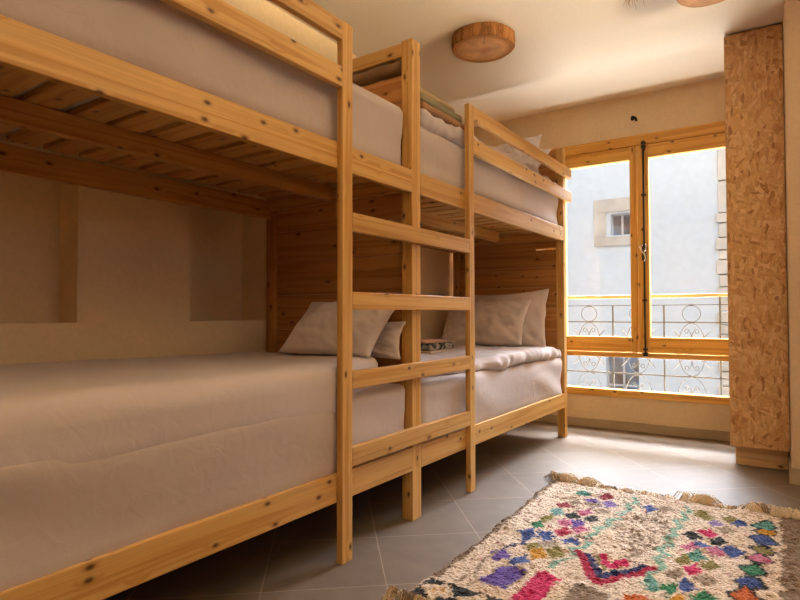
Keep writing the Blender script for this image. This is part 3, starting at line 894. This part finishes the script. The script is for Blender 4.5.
# dry straw tassel hanging from the ceiling
tl = empty('straw_tassel', (-0.565, 2.88, ZC), 'dry straw tassel hanging from the ceiling beside the lamp nearest the wardrobe', 'tassel')
b = MB(); b.tube([(-0.565, 2.88, ZC), (-0.565, 2.88, ZC - 0.03)], 0.004, 6); b.tube([(-0.565, 2.88, ZC - 0.028), (-0.565, 2.88, ZC - 0.06)], 0.02, 10); b.build('cord', M['straw'], tl)
b = MB()
for k in range(26):
    a = random.uniform(0, 2 * math.pi); sp = random.uniform(0.01, 0.055); L = random.uniform(0.10, 0.155)
    pts = []
    for i in range(7):
        t = i / 6
        pts.append((-0.565 + math.cos(a) * (0.012 + sp * t ** 1.4) + 0.006 * math.sin(t * 7 + k), 2.88 + math.sin(a) * (0.012 + sp * t ** 1.4), ZC - 0.055 - L * t))
    b.tube(pts, 0.0016, 5, r2=0.0008)
tag(b.build('straw', M['straw'], tl), kind='stuff')

# ------------------------------------------------------------------ the rug
C = {'cream': (0.56, 0.46, 0.36), 'teal': (0.10, 0.30, 0.25), 'lteal': (0.17, 0.36, 0.33), 'mint': (0.26, 0.46, 0.36), 'dred': (0.26, 0.015, 0.025),
     'red': (0.40, 0.012, 0.05), 'hot': (0.62, 0.03, 0.14), 'purple': (0.13, 0.075, 0.33), 'violet': (0.24, 0.17, 0.46), 'blue': (0.055, 0.10, 0.32),
     'navy': (0.025, 0.035, 0.13), 'black': (0.018, 0.022, 0.024), 'olive': (0.25, 0.21, 0.055), 'pink': (0.56, 0.16, 0.27), 'green': (0.03, 0.20, 0.085),
     'yellow': (0.62, 0.30, 0.02), 'orange': (0.58, 0.13, 0.02), 'tan': (0.36, 0.28, 0.20), 'brown': (0.28, 0.205, 0.145), 'dbrown': (0.24, 0.16, 0.10)}
RX0, RX1, RY0, RY1 = -1.02, 0.075, 1.50, 3.035
STEP = 0.0052
nx = int((RX1 - RX0) / STEP) + 1; ny = int((RY1 - RY0) / STEP) + 1
gx, gy = np.meshgrid(np.linspace(RX0, RX1, nx), np.linspace(RY0, RY1, ny))
rng = np.random.default_rng(3)
def lattice(sx, sy, seed):
    r = np.random.default_rng(seed); a = r.normal(size=(sy + 2, sx + 2))
    u = (gx - RX0) / (RX1 - RX0) * sx; v = (gy - RY0) / (RY1 - RY0) * sy
    i = np.floor(u).astype(int); j = np.floor(v).astype(int); fu = u - i; fv = v - j
    fu = fu * fu * (3 - 2 * fu); fv = fv * fv * (3 - 2 * fv)
    return (a[j, i] * (1 - fu) + a[j, i + 1] * fu) * (1 - fv) + (a[j + 1, i] * (1 - fu) + a[j + 1, i + 1] * fu) * fv
wob = 0.0045 * lattice(24, 34, 11); wob2 = 0.0045 * lattice(24, 34, 12)
jx = gx + wob + rng.normal(0, 0.0032, gx.shape); jy = gy + wob2 + rng.normal(0, 0.0032, gx.shape)
col = np.empty((ny, nx, 3)); col[:] = C['cream']
def put(mask, c): col[mask] = C[c]
# flecks in the ground
fl = lattice(90, 110, 21); fl2 = lattice(45, 60, 22)
put((fl > 1.35) & (fl2 > 0.2), 'tan'); put((fl < -1.75), 'pink'); put((fl > 1.9) & (fl2 < -0.3), 'brown'); put((fl < -1.5) & (fl2 > 0.9), 'olive'); put((fl < -1.6) & (fl2 < -1.1), 'orange')
mid = (np.abs(jx + 0.475) / 0.13 + np.abs(jy - 2.50) / 0.36) < 1
put(mid & (fl > 0.35), 'brown'); put(mid & (fl < -1.2), 'tan')
def near_line(pts, w):
    m = np.zeros(gx.shape, bool)
    for (a, b_) in zip(pts[:-1], pts[1:]):
        ax, ay = a; bx, by = b_; L2 = (bx - ax) ** 2 + (by - ay) ** 2
        t = np.clip(((jx - ax) * (bx - ax) + (jy - ay) * (by - ay)) / L2, 0, 1)
        m |= np.hypot(jx - ax - t * (bx - ax), jy - ay - t * (by - ay)) < w
    return m
def zig(x0, pts):
    out = []
    for i, (x, y) in enumerate(pts): out.append((x, y))
    return out
def zigzag(pts, amp, per):
    out = []; d = 0
    for (a, b_) in zip(pts[:-1], pts[1:]):
        n = max(2, int(math.dist(a, b_) / per))
        for i in range(n):
            t = i / n; s = amp if d % 2 else -amp; d += 1
            out.append((a[0] + (b_[0] - a[0]) * t + s, a[1] + (b_[1] - a[1]) * t))
    return out + [pts[-1]]
z1 = [(-0.57, 2.93), (-0.585, 2.828), (-0.597, 2.611), (-0.64, 2.444), (-0.645, 2.314), (-0.662, 2.112), (-0.70, 1.986)]
z2 = [(-0.345, 2.93), (-0.355, 2.845), (-0.369, 2.596), (-0.384, 2.365), (-0.383, 2.195), (-0.392, 2.062), (-0.372, 2.008)]
for zz in (z1, z2): put(near_line(zigzag(zz, 0.016, 0.055), 0.013) & (fl > -1.1), 'mint')
put(near_line([(-0.39, 2.10), (-0.392, 2.062), (-0.372, 2.0)], 0.018), 'teal')
# stepped lozenges
dots = [('teal', -0.818, 2.885), ('dred', -0.707, 2.882), ('purple', -0.754, 2.797), ('blue', -0.721, 2.722), ('violet', -0.67, 2.789), ('dred', -0.845, 2.651), ('lteal', -0.848, 2.541), ('olive', -0.859, 2.441), ('black', -0.78, 2.535), ('black', -0.693, 2.534), ('pink', -0.74, 2.607), ('purple', -0.736, 2.452), ('pink', -0.783, 2.432), ('pink', -0.707, 2.392), ('green', -0.871, 2.339), ('red', -0.761, 2.334), ('blue', -0.807, 2.257), ('blue', -0.875, 2.225), ('blue', -0.713, 2.253), ('purple', -0.89, 1.993), ('blue', -0.81, 1.973), ('yellow', -0.774, 2.062), ('olive', -0.726, 2.116), ('tan', -0.766, 2.182), ('olive', -0.814, 2.121), ('tan', -0.438, 2.842), ('blue', -0.505, 2.825), ('olive', -0.293, 2.86), ('violet', -0.248, 2.791), ('olive', -0.198, 2.874), ('blue', -0.162, 2.834), ('tan', -0.203, 2.719), ('hot', -0.256, 2.637), ('black', -0.306, 2.562), ('black', -0.215, 2.565), ('blue', -0.27, 2.479), ('pink', -0.307, 2.444), ('pink', -0.219, 2.441), ('blue', -0.173, 2.489), ('teal', -0.27, 2.36), ('olive', -0.314, 2.304), ('olive', -0.223, 2.303), ('hot', -0.271, 2.234), ('tan', -0.227, 2.17), ('brown', -0.319, 2.154), ('green', -0.325, 2.03), ('blue', -0.275, 2.088), ('green', -0.21, 2.036), ('yellow', -0.273, 1.972), ('tan', -0.664, 2.657), ('tan', -0.73, 2.726), ('brown', -0.808, 2.715)]
for c, x, y in dots:
    s = 0.034 if c in ('pink', 'olive', 'tan', 'brown', 'violet') else 0.037
    m = np.abs(np.round((jx - x) / 0.011) * 0.011) / s + np.abs(np.round((jy - y) / 0.016) * 0.016) / (s * 1.45) < 1.0
    put(m, c)
put(near_line([(-0.89, 2.03), (-0.875, 2.081), (-0.88, 2.10), (-0.85, 2.13), (-0.875, 2.19)], 0.008), 'navy')
put(near_line([(-0.70, 2.32), (-0.64, 2.30)], 0.009), 'brown')
for c, x, y in [('teal', -0.066, 2.862), ('yellow', -0.071, 2.772), ('blue', -0.069, 2.661), ('olive', -0.07, 2.558), ('pink', -0.08, 2.454), ('green', -0.095, 2.34), ('blue', -0.098, 2.213), ('orange', -0.105, 2.113), ('teal', -0.105, 2.0), ('yellow', -0.11, 1.89)]:
    d = np.abs(jx - x) / 0.043 + np.abs(jy - y) / 0.058
    put(d < 1.30, 'black'); put(d < 0.98, c)
def rect(x0, x1, y0, y1, c, skip=None):
    put((jx > x0) & (jx < x1) & (jy > y0) & (jy < y1), c)
rect(-0.855, -0.752, 1.73, 1.915, 'purple'); rect(-0.722, -0.640, 1.68, 1.92, 'hot')
rect(-0.59, -0.475, 1.74, 1.90, 'brown'); rect(-0.43, -0.355, 1.80, 1.925, 'orange'); rect(-0.30, -0.25, 1.90, 1.985, 'yellow')
rect(-0.76, -0.748, 1.75, 1.90, 'tan')
put(near_line([(-0.92, 1.71), (-0.90, 1.80), (-0.925, 1.92), (-0.91, 2.0)], 0.006) , 'tan')
# chevron
put(near_line([(-0.650, 2.165), (-0.533, 1.945), (-0.400, 2.17)], 0.017), 'red')
put(near_line([(-0.618, 2.172), (-0.532, 2.005), (-0.430, 2.172)], 0.014), 'navy')
put(near_line([(-0.565, 2.165), (-0.532, 2.105), (-0.485, 2.165)], 0.017), 'hot')
put(near_line([(-0.588, 2.17), (-0.535, 2.07)], 0.008), 'olive')
# row of framed squares near the close end
for k in range(8):
    x0 = -1.0 + 0.128 * k
    rect(x0, x0 + 0.128, 1.555, 1.68, 'black')
    cx, cy = x0 + 0.067, 1.618
    put((np.abs(jx - cx) / 0.055 + np.abs(jy - cy) / 0.052 < 1.15), 'cream')
    put((np.abs(jx - cx) / 0.024 + np.abs(jy - cy) / 0.03 < 1.0) & (fl > -0.6), 'yellow')
# borders
put((jx < RX0 + 0.03) & (gy > 1.69), 'dbrown')
put(jx > -0.012 + 0.01 * fl2, 'dbrown'); put((jx > -0.012) & (fl > 0.8), 'brown'); put((jx > 0.05), 'brown')
put((jy > RY1 - 0.012), 'brown'); put((jy > RY1 - 0.01) & (fl > 0), 'black')
# pile
shade = 1 + 0.08 * rng.normal(size=(ny, nx)) + 0.06 * fl
iscr = (np.abs(col - np.array(C['cream'])).sum(-1) < 1e-6)[..., None]
colf = np.clip(col * np.where(iscr, 1.0, 0.72) * shade[..., None], 0.004, 0.95)
hz = 0.011 + 0.0036 * rng.random((ny, nx)) + 0.003 * lattice(60, 80, 31) + 0.004 * lattice(14, 18, 32)
dist = np.minimum.reduce([gx - RX0, RX1 - gx, gy - RY0, RY1 - gy])
hz = np.maximum(hz * np.clip(0.35 + dist / 0.02, 0, 1), 0.0015)
edge = 0.006 * lattice(30, 40, 33)
px = gx + rng.normal(0, 0.0022, gx.shape) + edge * (dist < 0.03); py = gy + rng.normal(0, 0.0022, gx.shape) + edge * (dist < 0.03)
px += 0.012 * np.sin((gy - RY0) * 3.1) * (gx < -0.3)
V = np.stack([px, py, hz], -1).reshape(-1, 3)
i = np.arange(ny - 1)[:, None] * nx + np.arange(nx - 1)[None, :]
F4 = np.stack([i, i + 1, i + 1 + nx, i + nx], -1).reshape(-1, 4)
rim = np.concatenate([np.arange(nx), np.arange(1, ny) * nx + nx - 1, (ny - 1) * nx + np.arange(nx - 2, -1, -1), np.arange(ny - 2, 0, -1) * nx])
low = V[rim].copy(); low[:, 2] = 0.0005
base = len(V); V = np.concatenate([V, low]); k = len(rim)
skirt = [[int(rim[(a + 1) % k]), int(rim[a]), base + a, base + (a + 1) % k] for a in range(k)]
me = bpy.data.meshes.new('pile')
me.from_pydata(V.tolist(), [], F4.tolist() + skirt)
at = me.color_attributes.new('yarn', 'FLOAT_COLOR', 'POINT')
cc = np.ones((len(V), 4)); cc[:base, :3] = colf.reshape(-1, 3); cc[base:, :3] = colf.reshape(-1, 3)[rim] * 0.8
at.data.foreach_set('color', cc.ravel()); me.materials.append(M['pile']); me.update()
rug = empty('rug', (-0.47, 2.27, 0.0), 'shaggy cream wool rug with multicoloured lozenges on the tiled floor', 'rug')
pile = bpy.data.objects.new('pile', me); COL.objects.link(pile); attach(pile, rug)
# knotted fringe at both ends
def fringe(y, sgn, n, seed, clump):
    r = random.Random(seed); V = []; Fc = []; K = []
    def strand(x, L, ang, c, h):
        o = len(V); m = 5; w = r.uniform(0.002, 0.0034)
        dx, dy = math.sin(ang), math.cos(ang) * sgn
        curl = r.uniform(-0.5, 0.5)
        for q in range(m + 1):
            t = q / m
            a2 = ang + curl * t
            X = x + math.sin(a2) * L * t; Y = y + math.cos(a2) * sgn * L * t
            Z = 0.004 + h * math.sin(math.pi * min(1, t * 0.9 + 0.1)) + r.uniform(0, 0.002)
            ww = w * (1 - 0.6 * t)
            for (ax, az) in ((-1, 0), (0, 1), (1, 0)):
                V.append((X + ax * ww, Y, Z + az * ww)); K.append((*[u * r.uniform(0.9, 1.05) for u in c], 1))
        for q in range(m):
            for s in (0, 1):
                Fc.append([o + q * 3 + s, o + q * 3 + s + 1, o + q * 3 + s + 4, o + q * 3 + s + 3])
            Fc.append([o + q * 3 + 2, o + q * 3, o + q * 3 + 3, o + q * 3 + 5])
    x = RX0
    while x < RX1:
        big = any(abs(x - cxx) < ww for cxx, ww in clump)
        m = r.randint(22, 34) if big else r.randint(6, 14)
        c = r.choice([(0.85, 0.75, 0.60), (0.80, 0.68, 0.52), (0.70, 0.55, 0.36), (0.30, 0.22, 0.15)])
        lean = r.uniform(-0.9, 0.9)
        for _ in range(m):
            strand(x + r.uniform(-0.012, 0.012), (r.uniform(0.05, 0.11) if big else r.uniform(0.02, 0.065)) * (1.0 if sgn > 0 else 0.45), lean + r.uniform(-0.5, 0.5), c, r.uniform(0.01, 0.045) if big else r.uniform(0.004, 0.02))
        x += r.uniform(0.014, 0.03)
    me = bpy.data.meshes.new('fringe'); me.from_pydata(V, [], Fc)
    a = me.color_attributes.new('yarn', 'FLOAT_COLOR', 'POINT'); a.data.foreach_set('color', [u for k_ in K for u in k_])
    me.materials.append(M['pile']); me.update()
    o = bpy.data.objects.new('fringe', me); COL.objects.link(o); attach(o, rug)
fringe(RY1 - 0.01, 1, 60, 3, [(-0.98, 0.05), (-0.90, 0.05), (-0.34, 0.05), (-0.06, 0.06), (0.02, 0.05)])
fringe(RY0 + 0.01, -1, 60, 4, [(-0.95, 0.08), (-0.7, 0.1)])
b = MB(); b.tube([(RX0 + 0.02 + (RX1 - RX0 - 0.03) * t / 30, RY1 - 0.004 + 0.003 * math.sin(t * 2.3), 0.006) for t in range(31)], 0.006, 6)
b.build('selvedge', M['rug_back'], rug)

# ------------------------------------------------------------------ light
wld = bpy.data.worlds.new('sky'); S.world = wld; wld.use_nodes = True
nt = wld.node_tree
bg = nt.nodes['Background']; bg.inputs[0].default_value = (0.80, 0.90, 1.0, 1); bg.inputs[1].default_value = 1.2
sun = bpy.data.lights.new('sun', 'SUN'); sun.energy = 1.6; sun.angle = math.radians(1.0); sun.color = (0.88, 0.95, 1.0)
so = bpy.data.objects.new('sun', sun); COL.objects.link(so)
so.rotation_euler = Vector((-0.45, 0.62, -0.75)).to_track_quat('-Z', 'Y').to_euler()
def area(name, loc, aim, sx, sy, e, col, spread=180):
    l = bpy.data.lights.new(name, 'AREA'); l.shape = 'RECTANGLE'; l.size = sx; l.size_y = sy; l.energy = e; l.color = col; l.spread = math.radians(spread)
    o = bpy.data.objects.new(name, l); COL.objects.link(o); o.location = loc
    o.rotation_euler = (Vector(aim) - Vector(loc)).to_track_quat('-Z', 'Y').to_euler()
    return o
area('added_ceiling_fill', (7.0, ym, 0.35), (-0.6, ym, 2.6), 6.0, 1.2, 860, (1.0, 0.75, 0.45), 60)  # added warm lamp shining up through the added window onto the ceiling
area('added_low_fill', (-0.9, 8.4, 4.25), (-0.9, 4.66, 1.3), 4.5, 1.8, 600, (0.86, 0.93, 1.06), 75)  # added lamp in place of low sky, fills the room through the window
area('added_floor_fill', (-0.8, 7.3, 6.3), (-0.9, 4.4, 0.9), 4.5, 1.8, 2400, (0.96, 0.94, 0.92), 70)  # added steep lamp to brighten the floor by the window
area('added_upward_fill', (-1.0, 7.45, -1.75), (-1.0, 3.0, 2.6), 5.0, 2.6, 260, (1.0, 0.93, 0.82), 85)  # added lamp below the sill, throws fill up to the ceiling
area('added_balcony_fill', (-0.95, 5.06, 0.02), (-0.95, 4.2, 2.59), 3.4, 0.30, 660, (1.0, 0.93, 0.82), 150)  # added lamp lying on the slab to brighten the ceiling by the window

# ------------------------------------------------------------------ camera
Fpx, yaw, pitch, roll = 573.154, 0.586683, 0.0244024, -0.0016304
cy, sy, cp, sp = math.cos(yaw), math.sin(yaw), math.cos(pitch), math.sin(pitch)
f = Vector((-sy * cp, cy * cp, sp)); r = Vector((cy, sy, 0)); u = r.cross(f)
c_, s_ = math.cos(roll), math.sin(roll)
r2 = r * c_ + u * s_; u2 = u * c_ - r * s_
cam = bpy.data.cameras.new('camera'); co = bpy.data.objects.new('camera', cam); COL.objects.link(co)
cam.sensor_width = 36.0; cam.lens = Fpx * 36.0 / 800.0; cam.clip_start = 0.02
mw = Matrix((r2, u2, -f)).transposed().to_4x4(); mw.translation = Vector((0, 0, 0.9))
co.matrix_world = mw
S.camera = co

S.view_settings.view_transform = 'Standard'; S.view_settings.look = 'None'
S.view_settings.gamma = 1.0; S.view_settings.use_curve_mapping = False
S.view_settings.exposure = -0.15
S.cycles.use_denoising = True
S.cycles.max_bounces = 12; S.cycles.diffuse_bounces = 8; S.cycles.transparent_max_bounces = 12
S.cycles.sample_clamp_indirect = 8.0
